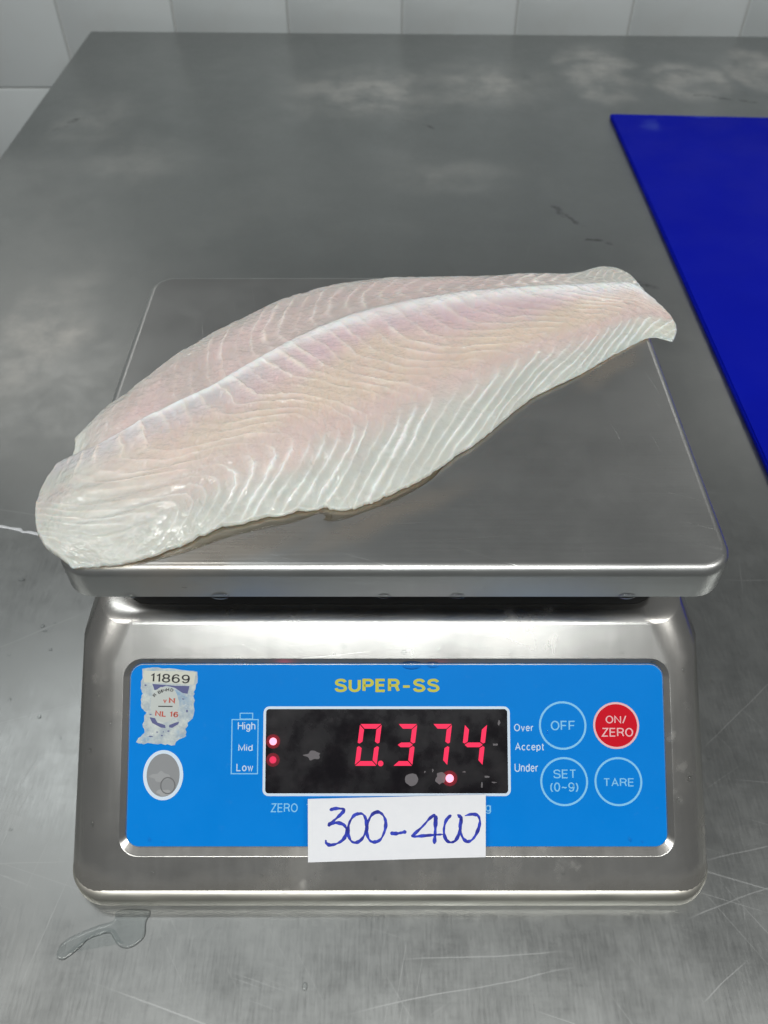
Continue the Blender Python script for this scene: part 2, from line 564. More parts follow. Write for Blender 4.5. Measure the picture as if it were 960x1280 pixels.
# recess for the panel, with drafted walls
bm = bmesh.new()
W2, H2 = 107.8, 35.7
xf = lambda x, y, z: pl(x, y, z)
inner = rrect(0, H2, W2 + .3, H2 + .3, 5.3)
k = 4.0 / 1.6
outer = rrect(0, H2 - .4 * k, W2 + .3 + 2.1 * k, H2 + .3 + 2.4 * k, 5.3 + 2.2 * k)
prism(bm, inner, -.45, 3.55, xf, outer)
cut = put("cutter", bm_mesh(bm, "cutter"), None)
md = body.modifiers.new("recess", 'BOOLEAN'); md.object = cut; md.solver = 'EXACT'; md.operation = 'DIFFERENCE'
dg = bpy.context.evaluated_depsgraph_get()
me2 = bpy.data.meshes.new_from_object(body.evaluated_get(dg))
body.modifiers.clear()
body.data = me2
bpy.data.objects.remove(cut)
bm = bmesh.new(); bm.from_mesh(me2)
bmesh.ops.remove_doubles(bm, verts=bm.verts, dist=1e-6)
rim = [e for e in bm.edges if len(e.link_faces) == 2 and e.calc_face_angle(0) > R(22) and all(
    abs((v.co - P0).dot(PN) - .0014) < .0002 and abs((v.co - P0).dot(PU)) < .115 and -.008 < (v.co - P0).dot(PV) < .085 for v in e.verts)]
bmesh.ops.bevel(bm, geom=rim, offset=.0012, segments=4, affect='EDGES', profile=.5, clamp_overlap=True)
bm.to_mesh(me2); bm.free()
me2.materials.clear(); me2.materials.append(M["body"])
me2.shade_smooth(); me2.set_sharp_from_angle(angle=R(28))
body.modifiers.new("wn", 'WEIGHTED_NORMAL').keep_sharp = True
bvh_body = None

# base flange
bm = bmesh.new()
fy0, fy1 = .0967, .394
def fr(g, z, r=.016): return [(x, y, z) for x, y in rrect(BX, (fy0 + fy1) / 2, .1293 - g, (fy1 - fy0) / 2 - g, r, 10)]
ring_loft(bm, [fr(.0012, .0026), fr(0, .0034), fr(.0003, .0085), fr(.0012, .0102), fr(.003, .0112), fr(.008, .0116)])
put("base_flange", bm_mesh(bm, "base_flange", 40), M["flange"], scale)
for sx in (-1, 1):
    for y in (.125, .365):
        bm = bmesh.new()
        c = [(BX + sx * .1 + .009 * math.cos(a), y + .009 * math.sin(a)) for a in np.linspace(0, 2 * math.pi, 16, endpoint=False)]
        prism(bm, c, 0.0002, .0026)
        put("rubber_foot", bm_mesh(bm, "rubber_foot", 40), M["rubber"], scale)

# weighing platter
PX, PYc = .0036, (.1672 + .352) / 2
phx, phy = .1181, (.352 - .1672) / 2
ZP = .1300
bm = bmesh.new()
def pr(g, z, r=.0125): return [(x, y, z) for x, y in rrect(PX, PYc, phx - g, phy - g, max(r - g, .002), 12)]
rings = [pr(.0035, .1160), pr(.0004, .1148), pr(0, .1152), pr(.0002, .1262)]
for a in (15, 30, 45, 60, 75, 90):
    g = .0002 + .0036 * (1 - math.cos(R(a)))
    rings.append(pr(g, .1262 + .0038 * math.sin(R(a))))
ring_loft(bm, rings)
bmesh.ops.inset_region(bm, faces=[f for f in bm.faces if f.normal.z > .99 or all(v.co.z > .12995 for v in f.verts)], thickness=.004)
put("platter", bm_mesh(bm, "platter", 40), M["platter"], scale)
bm = bmesh.new()
prism(bm, rrect(BX, .262, .1108, .0700, .012, 5), .0760, .0830)
prism(bm, rrect(PX, .262, .045, .035, .008, 5), .0830, .1161)
put("platter_support", bm_mesh(bm, "platter_support", 30), M["rubber"], scale)

# ---- front panel and its artwork
def flat(name, pts, n0, n1, mat, parent):
    bm = bmesh.new()
    prism(bm, pts, n0, n1, lambda x, y, z: pl(x, y, z))
    return put(name, bm_mesh(bm, name), mat, parent)


def frame(name, po, pi, n0, n1, mat, parent):
    bm = bmesh.new()
    a = [[bm.verts.new(pl(x, y, z)) for x, y in p] for p, z in ((po, n0), (po, n1), (pi, n1), (pi, n0))]
    n = len(po)
    for k in range(4):
        q, w = a[k], a[(k + 1) % 4]
        for i in range(n):
            bm.faces.new((q[i], q[(i + 1) % n], w[(i + 1) % n], w[i]))
    return put(name, bm_mesh(bm, name), mat, parent)


def _el(cx, cy, rx, ry, a0, a1, k=18):
    return [(cx + rx * math.cos(R(a)), cy + ry * math.sin(R(a))) for a in np.linspace(a0, a1, k)]


_S = smooth_outline([(.68, .80), (.58, .95), (.36, 1), (.12, .93), (.03, .76), (.12, .60), (.36, .52), (.58, .44), (.70, .25), (.60, .06), (.36, 0), (.10, .06), (.0, .24)], 4, False)
_O = _el(.38, .5, .38, .5, 90, 450, 40)
GLYPH = {
    'S': (.70, [_S]), 'U': (.68, [[(0, 1), (0, .32)] + _el(.34, .32, .34, .32, 180, 360)[1:] + [(.68, 1)]]),
    'P': (.62, [[(0, 0), (0, 1), (.36, 1)] + _el(.36, .74, .26, .26, 90, -90)[1:] + [(0, .48)]]),
    'E': (.58, [[(.58, 1), (0, 1), (0, 0), (.58, 0)], [(0, .52), (.53, .52)]]),
    'F': (.56, [[(.56, 1), (0, 1), (0, 0)], [(0, .5), (.50, .5)]]),
    'R': (.66, [[(0, 0), (0, 1), (.38, 1)] + _el(.38, .75, .26, .25, 90, -90)[1:] + [(0, .5)], [(.38, .5), (.52, .42), (.58, .22), (.66, 0)]]),
    'B': (.64, [[(0, 0), (0, 1), (.34, 1)] + _el(.34, .76, .24, .24, 90, -90)[1:] + [(0, .52)], [(.34, .52)] + _el(.36, .26, .28, .26, 90, -90) + [(0, 0)]]),
    'D': (.66, [[(0, 0), (0, 1), (.26, 1)] + _el(.26, .5, .40, .5, 90, -90)[1:] + [(0, 0)]]),
    '-': (.5, [[(0, .40), (.5, .40)]]), 'Z': (.62, [[(.02, 1), (.62, 1), (0, 0), (.62, 0)]]), 'O': (.76, [_O]),
    'T': (.64, [[(0, 1), (.64, 1)], [(.32, 1), (.32, 0)]]), 'A': (.70, [[(0, 0), (.35, 1), (.70, 0)], [(.13, .34), (.57, .34)]]),
    'H': (.64, [[(0, 0), (0, 1)], [(.64, 0), (.64, 1)], [(0, .52), (.64, .52)]]), 'M': (.78, [[(0, 0), (0, 1), (.39, .1), (.78, 1), (.78, 0)]]),
    'L': (.52, [[(0, 1), (0, 0), (.52, 0)]]), 'N': (.66, [[(0, 0), (0, 1), (.66, 0), (.66, 1)]]), 'I': (.01, [[(0, 0), (0, 1)]]),
    '/': (.36, [[(0, -.05), (.36, 1.05)]]), '(': (.16, [_el(.42, .45, .42, .65, 125, 235)]), ')': (.16, [_el(-.26, .45, .42, .65, 55, -55)]),
    '~': (.5, [smooth_outline([(0, .40), (.12, .48), (.25, .44), (.38, .40), (.5, .48)], 4, False)]),
    '0': (.54, [_el(.27, .5, .27, .5, 90, 450, 36)]), '1': (.22, [[(0, .76), (.2, .98), (.2, 0)]]),
    '8': (.56, [_el(.28, .75, .24, .25, 90, 450, 28), _el(.28, .25, .28, .26, 90, 450, 28)]),
    '6': (.56, [smooth_outline([(.52, .82), (.42, .97), (.27, 1), (.08, .85), (.0, .5), (.02, .3)], 4, False) + _el(.28, .31, .27, .31, 180, 540, 28)]),
    '9': (.56, [smooth_outline([(.04, .18), (.14, .03), (.29, 0), (.48, .15), (.56, .5), (.54, .7)], 4, False) + _el(.28, .69, .27, .31, 0, 360, 28)]),
    'i': (.01, [[(0, 0), (0, .70)], [(0, .90), (0, 1.0)]]), 'h': (.46, [[(0, 0), (0, 1)], [(0, .45)] + _el(.23, .47, .23, .24, 180, 0) + [(.46, 0)]]),
    'd': (.48, [[(.48, 0), (.48, 1)], _el(.24, .35, .24, .35, 0, 360, 28)]), 'p': (.48, [[(0, -.28), (0, .70)], _el(.24, .35, .24, .35, 0, 360, 28)]),
    'g': (.48, [[(.48, .70), (.48, -.05)] + _el(.24, -.05, .24, .23, 0, -160)[1:], _el(.24, .36, .24, .34, 0, 360, 28)]),
    'o': (.50, [_el(.25, .35, .25, .35, 0, 360, 28)]), 'w': (.66, [[(0, .7), (.17, 0), (.33, .66), (.49, 0), (.66, .7)]]),
    'v': (.46, [[(0, .7), (.23, 0), (.46, .7)]]), 'e': (.48, [[(.02, .37), (.47, .37)] + _el(.24, .35, .235, .35, 4, 320, 24)]),
    'r': (.28, [[(0, 0), (0, .70)], [(0, .42), (.06, .6), (.18, .69), (.28, .69)]]), 'c': (.45, [_el(.24, .35, .24, .35, 45, 315, 24)]),
    't': (.28, [[(.10, .92), (.10, .12), (.16, .01), (.28, .01)], [(0, .69), (.27, .69)]]), 'n': (.46, [[(0, 0), (0, .7)], [(0, .45)] + _el(.23, .47, .23, .24, 180, 0) + [(.46, 0)]]),
}


def ribbon_pts(P, hw):
    P = np.array(P, float)
    keep = [0] + [i for i in range(1, len(P)) if np.linalg.norm(P[i] - P[i - 1]) > 1e-5]
    P = P[keep]
    T = P[1:] - P[:-1]
    T /= np.linalg.norm(T, axis=1)[:, None]
    N = np.stack([-T[:, 1], T[:, 0]], -1)
    closed = np.linalg.norm(P[0] - P[-1]) < 1e-4
    out = []
    for i in range(len(P)):
        if i == 0: a, b = (N[-1], N[0]) if closed else (N[0], N[0])
        elif i == len(P) - 1: a, b = (N[-1], N[0]) if closed else (N[-1], N[-1])
        else: a, b = N[i - 1], N[i]
        m = a + b
        m /= np.linalg.norm(m) + 1e-9
        sc = min(1 / max(m.dot(a), .3), 2.2)
        out.append((P[i] + m * hw * sc, P[i] - m * hw * sc))
    return out


def lettering(name, txt, x0, y0, x1, y1, mat, parent, n=.05, bold=.15, rot=0.):
    """fit a word into a box of the panel drawing (x0,y0 upper left, x1,y1 lower right)"""
    cx = 0
    strips = []
    for ch in txt:
        adv, pol = GLYPH[ch]
        for p in pol:
            strips.append(ribbon_pts([(cx + x, y) for x, y in p], bold / 2))
        cx += adv + bold + .12
    allp = np.array([q for s in strips for ab in s for q in ab])
    lo, hi = allp.min(0), allp.max(0)
    (ua, vb), (ub, va) = pp(x0, y0), pp(x1, y1)
    cu, cv = (ua + ub) / 2, (va + vb) / 2
    c, s = math.cos(R(rot)), math.sin(R(rot))
    bm = bmesh.new()
    for k, st in enumerate(strips):
        rows = []
        for a, b in st:
            r2 = []
            for q in (a, b):
                u = ua + (q[0] - lo[0]) / (hi[0] - lo[0]) * (ub - ua)
                w = va + (q[1] - lo[1]) / (hi[1] - lo[1]) * (vb - va)
                u, w = cu + (u - cu) * c - (w - cv) * s, cv + (u - cu) * s + (w - cv) * c
                r2.append(bm.verts.new(pl(u, w, n + .004 * (k % 4))))
            rows.append(r2)
        for a, b in zip(rows, rows[1:]):
            bm.faces.new((a[0], b[0], b[1], a[1]))
    return put(name, bm_mesh(bm, name, None, False), mat, parent)


def circ(x, y, rx, ry=None, k=48):
    u, v = pp(x, y)
    ry = ry or rx
    return [(u + rx * .322 * math.cos(a), v + ry * .322 * math.sin(a)) for a in np.linspace(0, 2 * math.pi, k, endpoint=False)]


panel = flat("front_panel", rrect(0, H2, W2, H2, 5), -.5, 0, M["panel"], scale)
lettering("brand_lettering", "SUPER-SS", 418, 849, 550, 866, M["yellow"], panel, bold=.235)
lettering("mode_lettering", "ZERO", 339, 1005, 373, 1016, M["cyan"], panel)
lettering("mode_lettering", "TARE", 384, 1005, 418, 1016, M["cyan"], panel)
lettering("unit_lettering", "g", 606, 1007, 613, 1018, M["cyan"], panel)
lettering("level_lettering", "High", 297, 904, 319, 916, M["white"], panel)
lettering("level_lettering", "Mid", 298, 931, 316, 940, M["white"], panel)
lettering("level_lettering", "Low", 296, 956, 317, 966, M["white"], panel)
lettering("check_lettering", "Over", 643, 906, 667, 916, M["white"], panel)
lettering("check_lettering", "Accept", 644, 929, 680, 941, M["white"], panel)
lettering("check_lettering", "Under", 643, 956, 672, 966, M["white"], panel)


def pbox(x0, y0, x1, y1, r=0., g=0.):
    (ua, vb), (ub, va) = pp(x0, y0), pp(x1, y1)
    return rrect((ua + ub) / 2, (va + vb) / 2, (ub - ua) / 2 - g, (vb - va) / 2 - g, max(r - g, .05), 5)


frame("battery_outline", pbox(289, 900, 323, 969, .1), pbox(289, 900, 323, 969, .1, .42), .0, .05, M["cyan"], panel)
frame("battery_outline", pbox(299, 892, 316, 900.6, .1), pbox(299, 892, 316, 900.6, .1, .40), .0, .055, M["cyan"], panel)

# ---- display
disp = flat("display_window", pbox(332, 887, 635, 993, 1.6), .0, .10, M["display"], scale)
frame("window_border", pbox(329, 884, 638, 996, 2.4), pbox(329, 884, 638, 996, 2.4, 1.05), .0, .16, M["border"], disp)


def seg7(x0, y0, w, h, segs, th, slant, name, mat, n=.14):
    """one seven-segment digit in drawing units; x0,y0 = lower left"""
    bm = bmesh.new()
    g = th * .10
    hm = h / 2
    S = {'a': [(0, h), (w, h), (w - th, h - th), (th, h - th)], 'd': [(0, 0), (th, th), (w - th, th), (w, 0)],
         'g': [(th * .35, hm), (th, hm + th / 2), (w - th, hm + th / 2), (w - th * .35, hm), (w - th, hm - th / 2), (th, hm - th / 2)],
         'f': [(0, h - g), (th, h - th - g), (th, hm + th * .62), (th * .4, hm + g * 2), (0, hm + th * .4)],
         'b': [(w, h - g), (w - th, h - th - g), (w - th, hm + th * .62), (w - th * .4, hm + g * 2), (w, hm + th * .4)],
         'e': [(0, g), (th, th + g), (th, hm - th * .62), (th * .4, hm - g * 2), (0, hm - th * .4)],
         'c': [(w, g), (w - th, th + g), (w - th, hm - th * .62), (w - th * .4, hm - g * 2), (w, hm - th * .4)]}
    for k in segs:
        p = S[k]
        cx, cy = sum(q[0] for q in p) / len(p), sum(q[1] for q in p) / len(p)
        q = []
        for x, y in p:
            x, y = cx + (x - cx) * .95, cy + (y - cy) * .95
            q.append(pp(x0 + x + slant * y, y0 - y))
        prism(bm, q, n, n + .05, lambda x, y, z: pl(x, y, z))
    return put(name, bm_mesh(bm, name), mat, disp)


for x, w, sg in ((443.5, 27.5, 'abcdef'), (491.5, 24, 'abgcd'), (535, 24, 'abc'), (575, 28, 'fgbc')):
    seg7(x, 958.5, w, 52.5, sg, 6.1, .125, "digit", M["digit"])
flat("decimal_point", circ(476, 955.5, 3.4), .12, .2, M["digit"], disp)
for x, y, rr, mt in ((341.5, 928, 4.6, "ledhot"), (341.5, 951, 4.4, "leddim"), (562, 974, 5.0, "ledhot")):
    flat("indicator_led", circ(x, y, rr), .12, .22, M[mt], disp)
    flat("led_halo", circ(x, y, rr * 1.9), .10, .112, M["lens"], disp)  # reddish disc put in around each LED as its halo
    d = bpy.data.lights.new("indicator_glow", 'POINT'); d.energy = 0.0004 if mt == "ledhot" else .00015; d.color = (1, .03, .12); d.shadow_soft_size = .0012
    lo = bpy.data.objects.new("indicator_glow", d); lo.location = pl(*pp(x, y), 1.0); COL.objects.link(lo)


def blot(name, x, y, rx, ry, n, mat, parent, jag=.3, seed=0, k=14, th=.08):
    rg = random.Random(seed)
    u, v = pp(x, y)
    p = []
    for i in range(k):
        a = 2 * math.pi * i / k
        f = 1 + rg.uniform(-jag, jag)
        p.append((u + rx * .322 * f * math.cos(a), v + ry * .322 * f * math.sin(a)))
    return flat(name, smooth_outline(p, 3), n, n + th, mat, parent)


blot("dried_spot", 391, 945, 10, 5, .11, M["dust"], disp, .35, 3)
blot("dried_spot", 515, 975.5, 8.2, 8, .11, M["dust"], disp, .10, 4)
blot("dried_spot", 551, 974, 6.5, 6.5, .11, M["dust"], disp, .22, 5)
for i, (x, y, a, b) in enumerate([(608, 972, 3, 1), (602, 982, 1.2, 3), (617, 979, 3, .9), (624, 905, 1.5, 3), (619, 932, 3, 1.4), (580, 966, 1.8, .8), (541, 964, 1, 2), (531, 966, 1, 1)]):
    blot("dried_spot", x, y, a, b, .11, M["dust"], disp, .35, 20 + i, 8)

# ---- buttons
for x, y, r, ring, face, words in (
        (704, 908, 29.5, "cyan", "panel", [("OFF", 689, 902, 719, 914)]), (771, 908, 28.5, "pink", "red", [("ON/", 758, 895, 784, 906), ("ZERO", 752, 911, 792, 922)]),
        (704.5, 978, 29.5, "cyan", "panel", [("SET", 691, 963, 719, 974), ("(0~9)", 687, 979, 722, 991)]), (772, 978, 29.5, "cyan", "panel", [("TARE", 754, 973, 791, 984)])):
    b = flat("button", circ(x, y, r), .0, .12, M[face], scale)
    frame("button_ring", circ(x, y, r + .3), circ(x, y, r - 2.2), .0, .17, M[ring], b)
    for wtxt, xa, ya, xb, yb in words:
        lettering("button_lettering", wtxt, xa, ya, xb, yb, M["pink" if face == "red" else "cyan"], b, n=.18, bold=.15)

# ---- spirit level window
lw = flat("level_window", circ(205, 970, 21, 27), .0, .08, M["grey"], scale)
frame("level_rim", circ(205, 970, 25, 30.5), circ(205, 970, 20.6, 26.3), .0, .2, M["border"], lw)
frame("level_bubble", circ(211, 983, 9.5, 10.5, 24), circ(211, 983, 8.2, 9, 24), .08, .16, plain("bubble_grey", (.16, .165, .17), .3), lw)
blot("level_stain", 202, 972, 12, 6, .082, plain("level_pale", (.33, .34, .35), .4), lw, .3, 9, 12, .02)
blot("level_stain", 207, 992, 9, 4, .082, plain("level_pale2", (.36, .37, .375), .4), lw, .3, 10, 12, .02)

# ---- torn inspection sticker
def sk(pts): return [pp(160 + x / 9.14, 820 + y / 9.14) for x, y in pts]
rg = random.Random(11)
outl = [(140, 150), (210, 138), (280, 132), (400, 146), (510, 150), (640, 168), (770, 180), (782, 240), (775, 310), (748, 390), (742, 470), (752, 600), (738, 720), (680, 780), (655, 850), (668, 930),
        (560, 985), (530, 1030), (420, 1022), (300, 1008), (190, 1012), (90, 1000), (140, 930), (195, 880), (160, 800), (175, 730), (200, 650), (150, 600), (128, 500), (150, 430), (125, 380), (140, 250)]
jag = []
for i, p in enumerate(outl):
    q = outl[(i + 1) % len(outl)]
    for k in range(3):
        f = k / 3
        j = 9 if i > 8 else 4
        jag.append((p[0] + (q[0] - p[0]) * f + rg.uniform(-j, j), p[1] + (q[1] - p[1]) * f + rg.uniform(-j, j)))
stk = flat("inspection_sticker", sk(jag), .0, .09, M["sticker"], scale)
flat("number_strip", sk([(165, 172), (500, 178), (760, 190), (735, 335), (450, 318), (163, 306)]), .09, .12, M["strip"], stk)
lettering("sticker_number", "11869", 160 + 240 / 9.14, 820 + 205 / 9.14, 160 + 692 / 9.14, 820 + 312 / 9.14, M["black"], stk, n=.14, rot=-2.5, bold=.15)
sc_ = [(410 + 165 * math.cos(a) * (1 + rg.uniform(-.04, .04)), 560 + 205 * math.sin(a) * (1 + rg.uniform(-.04, .04))) for a in np.linspace(0, 2 * math.pi, 40, endpoint=False)]
flat("sticker_seal", sk(sc_), .09, .105, M["seal"], stk)
flat("sticker_mark", sk([(260, 325), (330, 330), (500, 345), (690, 350), (668, 440), (610, 430), (520, 370), (420, 345), (330, 385), (290, 400)]), .09, .10, M["stblue"], stk)
flat("sticker_mark", sk([(240, 710), (300, 720), (330, 770), (420, 800), (425, 835), (370, 828), (270, 775)]), .105, .115, M["stblue"], stk)
flat("sticker_mark", sk([(465, 800), (540, 770), (580, 760), (570, 790), (500, 832), (465, 825)]), .105, .115, M["stblue"], stk)
for i, (x, y, a, b) in enumerate([(185, 340, 14, 9), (290, 385, 12, 7), (620, 500, 16, 8), (665, 640, 10, 20), (260, 930, 26, 8), (385, 920, 12, 10), (330, 880, 16, 7), (460, 870, 14, 8), (400, 878, 6, 12), (250, 680, 16, 8)]):
    u = [(x + a * math.cos(t) * rg.uniform(.6, 1.2), y + b * math.sin(t) * rg.uniform(.6, 1.2)) for t in np.linspace(0, 2 * math.pi, 9, endpoint=False)]
    flat("sticker_mark", sk(u), .105, .116, M["stblue"], stk)
flat("sticker_rule", sk([(335, 578), (500, 580), (500, 592), (335, 590)]), .105, .118, M["black"], stk)


def sklet(txt, x0, y0, x1, y1, mat, rot=0, bold=.17):
    lettering("sticker_lettering", txt, 160 + x0 / 9.14, 820 + y0 / 9.14, 160 + x1 / 9.14, 820 + y1 / 9.14, M[mat], stk, n=.13, rot=rot, bold=bold)


sklet("N", 455, 478, 528, 556, "stred", 0, .24)
sklet("v", 390, 505, 432, 552, "stred", 0, .2)
sklet("NL", 302, 628, 425, 708, "stred", -4, .22)
sklet("16", 470, 640, 568, 710, "stred", -3, .22)
for ch, x, y, rt in (("R", 290, 455, 52), ("B", 345, 420, 32), ("I", 372, 408, 24), ("N", 400, 398, 14), ("H", 440, 392, 4), ("D", 488, 396, -8)):
    w = 8 if ch == "I" else 17
    sklet(ch, x - w, y - 18, x + w, y + 18, "black", rt, .22)

# ---------------------------------------------------------------- fish fillet
# control net in millimetres: rows from the far edge over the back line to the near edge, columns head to tail
FISH=[
 [(-120.7,231.3,132.4),(-111.1,249.2,134.3),(-99.0,266.9,134.5),(-84.2,289.2,134.5),(-68.7,305.4,134.5),(-50.3,321.9,134.5),(-30.4,333.3,134.5),(-7.7,340.9,134.5),(19.3,343.4,134.3),(46.6,344.7,133.9),(70.4,348.5,133.3),(92.1,348.8,132.7),(110.0,356.0,132.3),(120.4,350.1,131.9),(124.2,336.7,131.5)],
 [(-119.4,223.2,134.0),(-108.9,233.1,137.6),(-94.1,250.0,138.0),(-77.6,268.1,138.0),(-62.1,284.4,138.0),(-44.5,300.6,138.0),(-25.5,313.4,138.0),(-3.7,322.8,138.0),(22.5,329.0,137.6),(49.2,333.3,136.9),(74.6,338.2,135.8),(95.3,340.7,134.6),(110.2,345.5,133.9),(119.7,342.8,133.1),(125.2,331.3,132.3)],
 [(-123.4,214.4,134.9),(-107.5,219.6,139.5),(-90.1,235.8,140.0),(-72.1,250.3,140.0),(-56.4,266.8,140.0),(-39.4,282.8,140.0),(-21.1,296.8,140.0),(0.0,307.9,140.0),(25.6,317.5,139.5),(51.9,324.2,138.6),(78.9,329.8,137.2),(98.7,334.1,135.7),(110.8,336.3,134.8),(119.4,336.4,133.8),(126.3,326.5,132.8)],
 [(-124.0,192.3,135.5),(-107.6,195.2,140.8),(-81.9,208.2,141.3),(-65.7,220.1,141.3),(-49.4,231.7,141.3),(-32.7,242.3,141.3),(-16.6,250.0,141.3),(1.4,259.3,141.3),(22.7,270.1,140.8),(46.8,283.6,139.7),(71.0,297.0,138.1),(91.5,306.7,136.4),(106.3,314.8,135.4),(118.6,320.3,134.3),(130.3,316.9,133.1)],
 [(-118.4,178.0,134.0),(-99.2,178.1,137.6),(-77.0,190.4,138.0),(-62.0,200.5,138.0),(-45.0,208.9,138.0),(-28.3,215.9,138.0),(-13.6,219.6,138.0),(2.5,227.9,138.0),(21.0,239.2,137.6),(43.6,256.8,136.9),(65.7,275.0,135.7),(86.6,287.8,134.6),(103.6,299.9,133.9),(118.8,308.9,133.1),(132.5,306.7,132.3)],
 [(-105.3,168.2,131.2),(-89.9,169.4,131.9),(-73.4,176.0,132.0),(-59.4,184.8,132.0),(-41.5,190.5,132.0),(-24.6,194.8,132.0),(-11.0,195.1,132.0),(3.5,202.7,132.0),(19.7,214.5,131.9),(41.2,235.2,131.8),(61.3,257.0,131.6),(82.6,272.0,131.3),(101.7,287.3,131.2),(119.5,299.3,131.0),(128.8,295.9,130.9)],
]
PUDDLE =[(-106.4,95.9),(-108.1,92.0),(-113.7,90.3),(-118.9,88.2),(-124.2,85.6),(-126.9,82.5),(-126.8,78.9),(-124.1,78.0),(-121.4,79.7),(-118.2,82.8),(-116.2,85.1),(-112.8,86.5),(-108.3,87.4),(-105.9,85.1),(-103.5,82.8),(-99.9,82.0),(-96.5,83.6),(-94.2,86.5),(-94.6,91.4),(-94.2,95.9)]
STREAK =[(-222.9,301.2),(-218.1,300.6),(-212.2,299.1),(-207.4,298.5),(-205.0,296.4),(-201.3,296.4),(-196.4,295.2),(-192.0,294.0),(-191.9,292.2),(-196.7,293.1),(-201.7,294.6),(-205.0,294.9),(-208.6,296.4),(-215.5,298.2),(-222.3,299.4)]
JUICE =[(-106.0,168.8),(-100.2,167.8),(-90.6,168.4),(-80.2,171.2),(-68.6,175.5),(-55.5,182.0),(-41.9,186.5),(-31.6,189.5),(-23.7,193.4),(-21.1,191.8),(-21.8,190.3),(-17.8,189.9),(-13.2,191.1),(-8.7,193.4),(-2.3,196.5),(5.9,200.9),(19.7,212.9),(20.1,222.9),(-23.8,205.8),(-79.7,186.1),(-100.7,178.7)]
ZB = .1304


def crm(P, t):
    """Catmull-Rom through P (n,k) at float positions t"""
    n = len(P)
    Q = np.vstack([2 * P[0] - P[1], P, 2 * P[-1] - P[-2]])
    i = np.clip(np.floor(t).astype(int), 0, n - 2)
    f = (t - i)[:, None]
    p0, p1, p2, p3 = Q[i], Q[i + 1], Q[i + 2], Q[i + 3]
    return .5 * (2 * p1 + (p2 - p0) * f + (2 * p0 - 5 * p1 + 4 * p2 - p3) * f ** 2 + (3 * p1 - p0 - 3 * p2 + p3) * f ** 3)


_rs = np.random.RandomState(5)
_LAT = _rs.rand(256, 256)


def vn(x, y, seed=0):
    x = x + seed * 17.3; y = y + seed * 9.1
    xi, yi = np.floor(x).astype(int), np.floor(y).astype(int)
    fx, fy = x - xi, y - yi
    fx = fx * fx * (3 - 2 * fx); fy = fy * fy * (3 - 2 * fy)
    g = lambda a, b: _LAT[a % 256, b % 256]
    return (g(xi, yi) * (1 - fx) + g(xi + 1, yi) * fx) * (1 - fy) + (g(xi, yi + 1) * (1 - fx) + g(xi + 1, yi + 1) * fx) * fy - .5


def fbm(x, y, seed=0, o=4):
    s = 0; a = 1
    for k in range(o):
        s = s + a * vn(x * 2 ** k, y * 2 ** k, seed + k); a *= .5
    return s


def sst(a, b, x):
    t = np.clip((x - a) / (b - a), 0, 1)
    return t * t * (3 - 2 * t)


NU, NV = 860, 340
C = np.array(FISH) * .001
tu = np.linspace(0, 14, NU)
rows = np.stack([crm(C[r], tu) for r in range(6)])           # 6,NU,3
tv = np.linspace(0, 5, NV)
# ragged edges
edge_far = .17 * fbm(tu * 2.3, tu * 0, 3) + .09 * fbm(tu * 9, tu * 0, 4)
edge_near = .14 * fbm(tu * 1.6, tu * 0 + 5, 6) + .08 * fbm(tu * 4.2, tu * 0 + 5, 7)
grid = np.zeros((NU, NV, 3))
for i in range(NU):
    t = tv + edge_far[i] * (1 - tv / 5) ** 6 * 1.0
    t = t - np.abs(edge_near[i]) * .8 * (tv / 5) ** 8
    grid[i] = crm(rows[:, i], np.clip(t, 0, 5))
jx = .0011 * fbm(tv * 1.7, tv * 0 + 2, 8)
grid[:, :, 0] += (np.exp(-tu / .35)[:, None] * jx[None]) + (np.exp(-(14 - tu) / .3)[:, None] * jx[None] * .6)
U_, V_ = np.meshgrid(tu, tv, indexing='ij')
w = np.clip(1 - V_ / 2, 0, 1)              # 0 on the back line .. 1 far edge
q = np.clip((V_ - 2) / 3, 0, 1)            # 0 on the back line .. 1 near edge
upper = V_ < 2
warp = .14 * fbm(U_ * .9, V_ * 1.1, 10) + .05 * fbm(U_ * 3.2, V_ * 3.5, 11) + .02 * fbm(U_ * 9, V_ * 9, 12)
# muscle segments: lines of constant phase
tailf = sst(7, 13, U_)
headf = 1 - sst(1.5, 5, U_)
s_up = np.interp(w, [0, .35, .6, 1], [0, -.12, .02, .48]) * (1 - .6 * headf) * (1 + .3 * tailf)
qa = np.interp(q, [0, .10, .2, .3, .4, .5, .56, .62, .75, 1], [0, .28, .62, 1.45, 2.35, 2.85, 2.95, 2.90, 2.55, 1.75])
qh = np.interp(q, [0, .10, .22, .32, .5, .66, .74, .82, .92, 1], [0, .02, .07, .5, 1.75, 2.75, 2.95, 2.85, 2.5, 2.2])
qt = np.interp(q, [0, .08, .15, .28, .4, .5, .62, 1], [0, .5, 1.3, 2.7, 3.3, 3.35, 3.2, 2.35])
s_lo = qa * (1 - headf) * (1 - tailf) + qh * headf + qt * tailf
shift = np.where(upper, s_up, s_lo)
ph = (U_ - shift + warp) * 2.8
k = np.floor(ph); f = ph - k
rnd = _LAT[(k.astype(int) * 7) % 256, 13]
d = np.minimum(f, 1 - f) / 2.8                # distance to the septum, in stations
lw_ = .032 + .035 * rnd
thin = np.exp(-(d / lw_) ** 2)
soft = np.exp(-(d / .10) ** 2)
vis = np.where(upper, .85 * sst(.02, .25, w) * (1 - sst(.82, 1, w)),
               np.interp(q, [0, .03, .1, .2, .33, .43, .52, .58, .66, .9, 1], [.3, .7, .85, .85, .85, .40, .12, .30, 1, 1, .35]))
vis_h = np.where(upper, .12, np.interp(q, [0, .04, .12, .22, .3, .5, .7, .9, 1], [.3, .9, .75, .3, .35, .40, .35, .15, .05]))
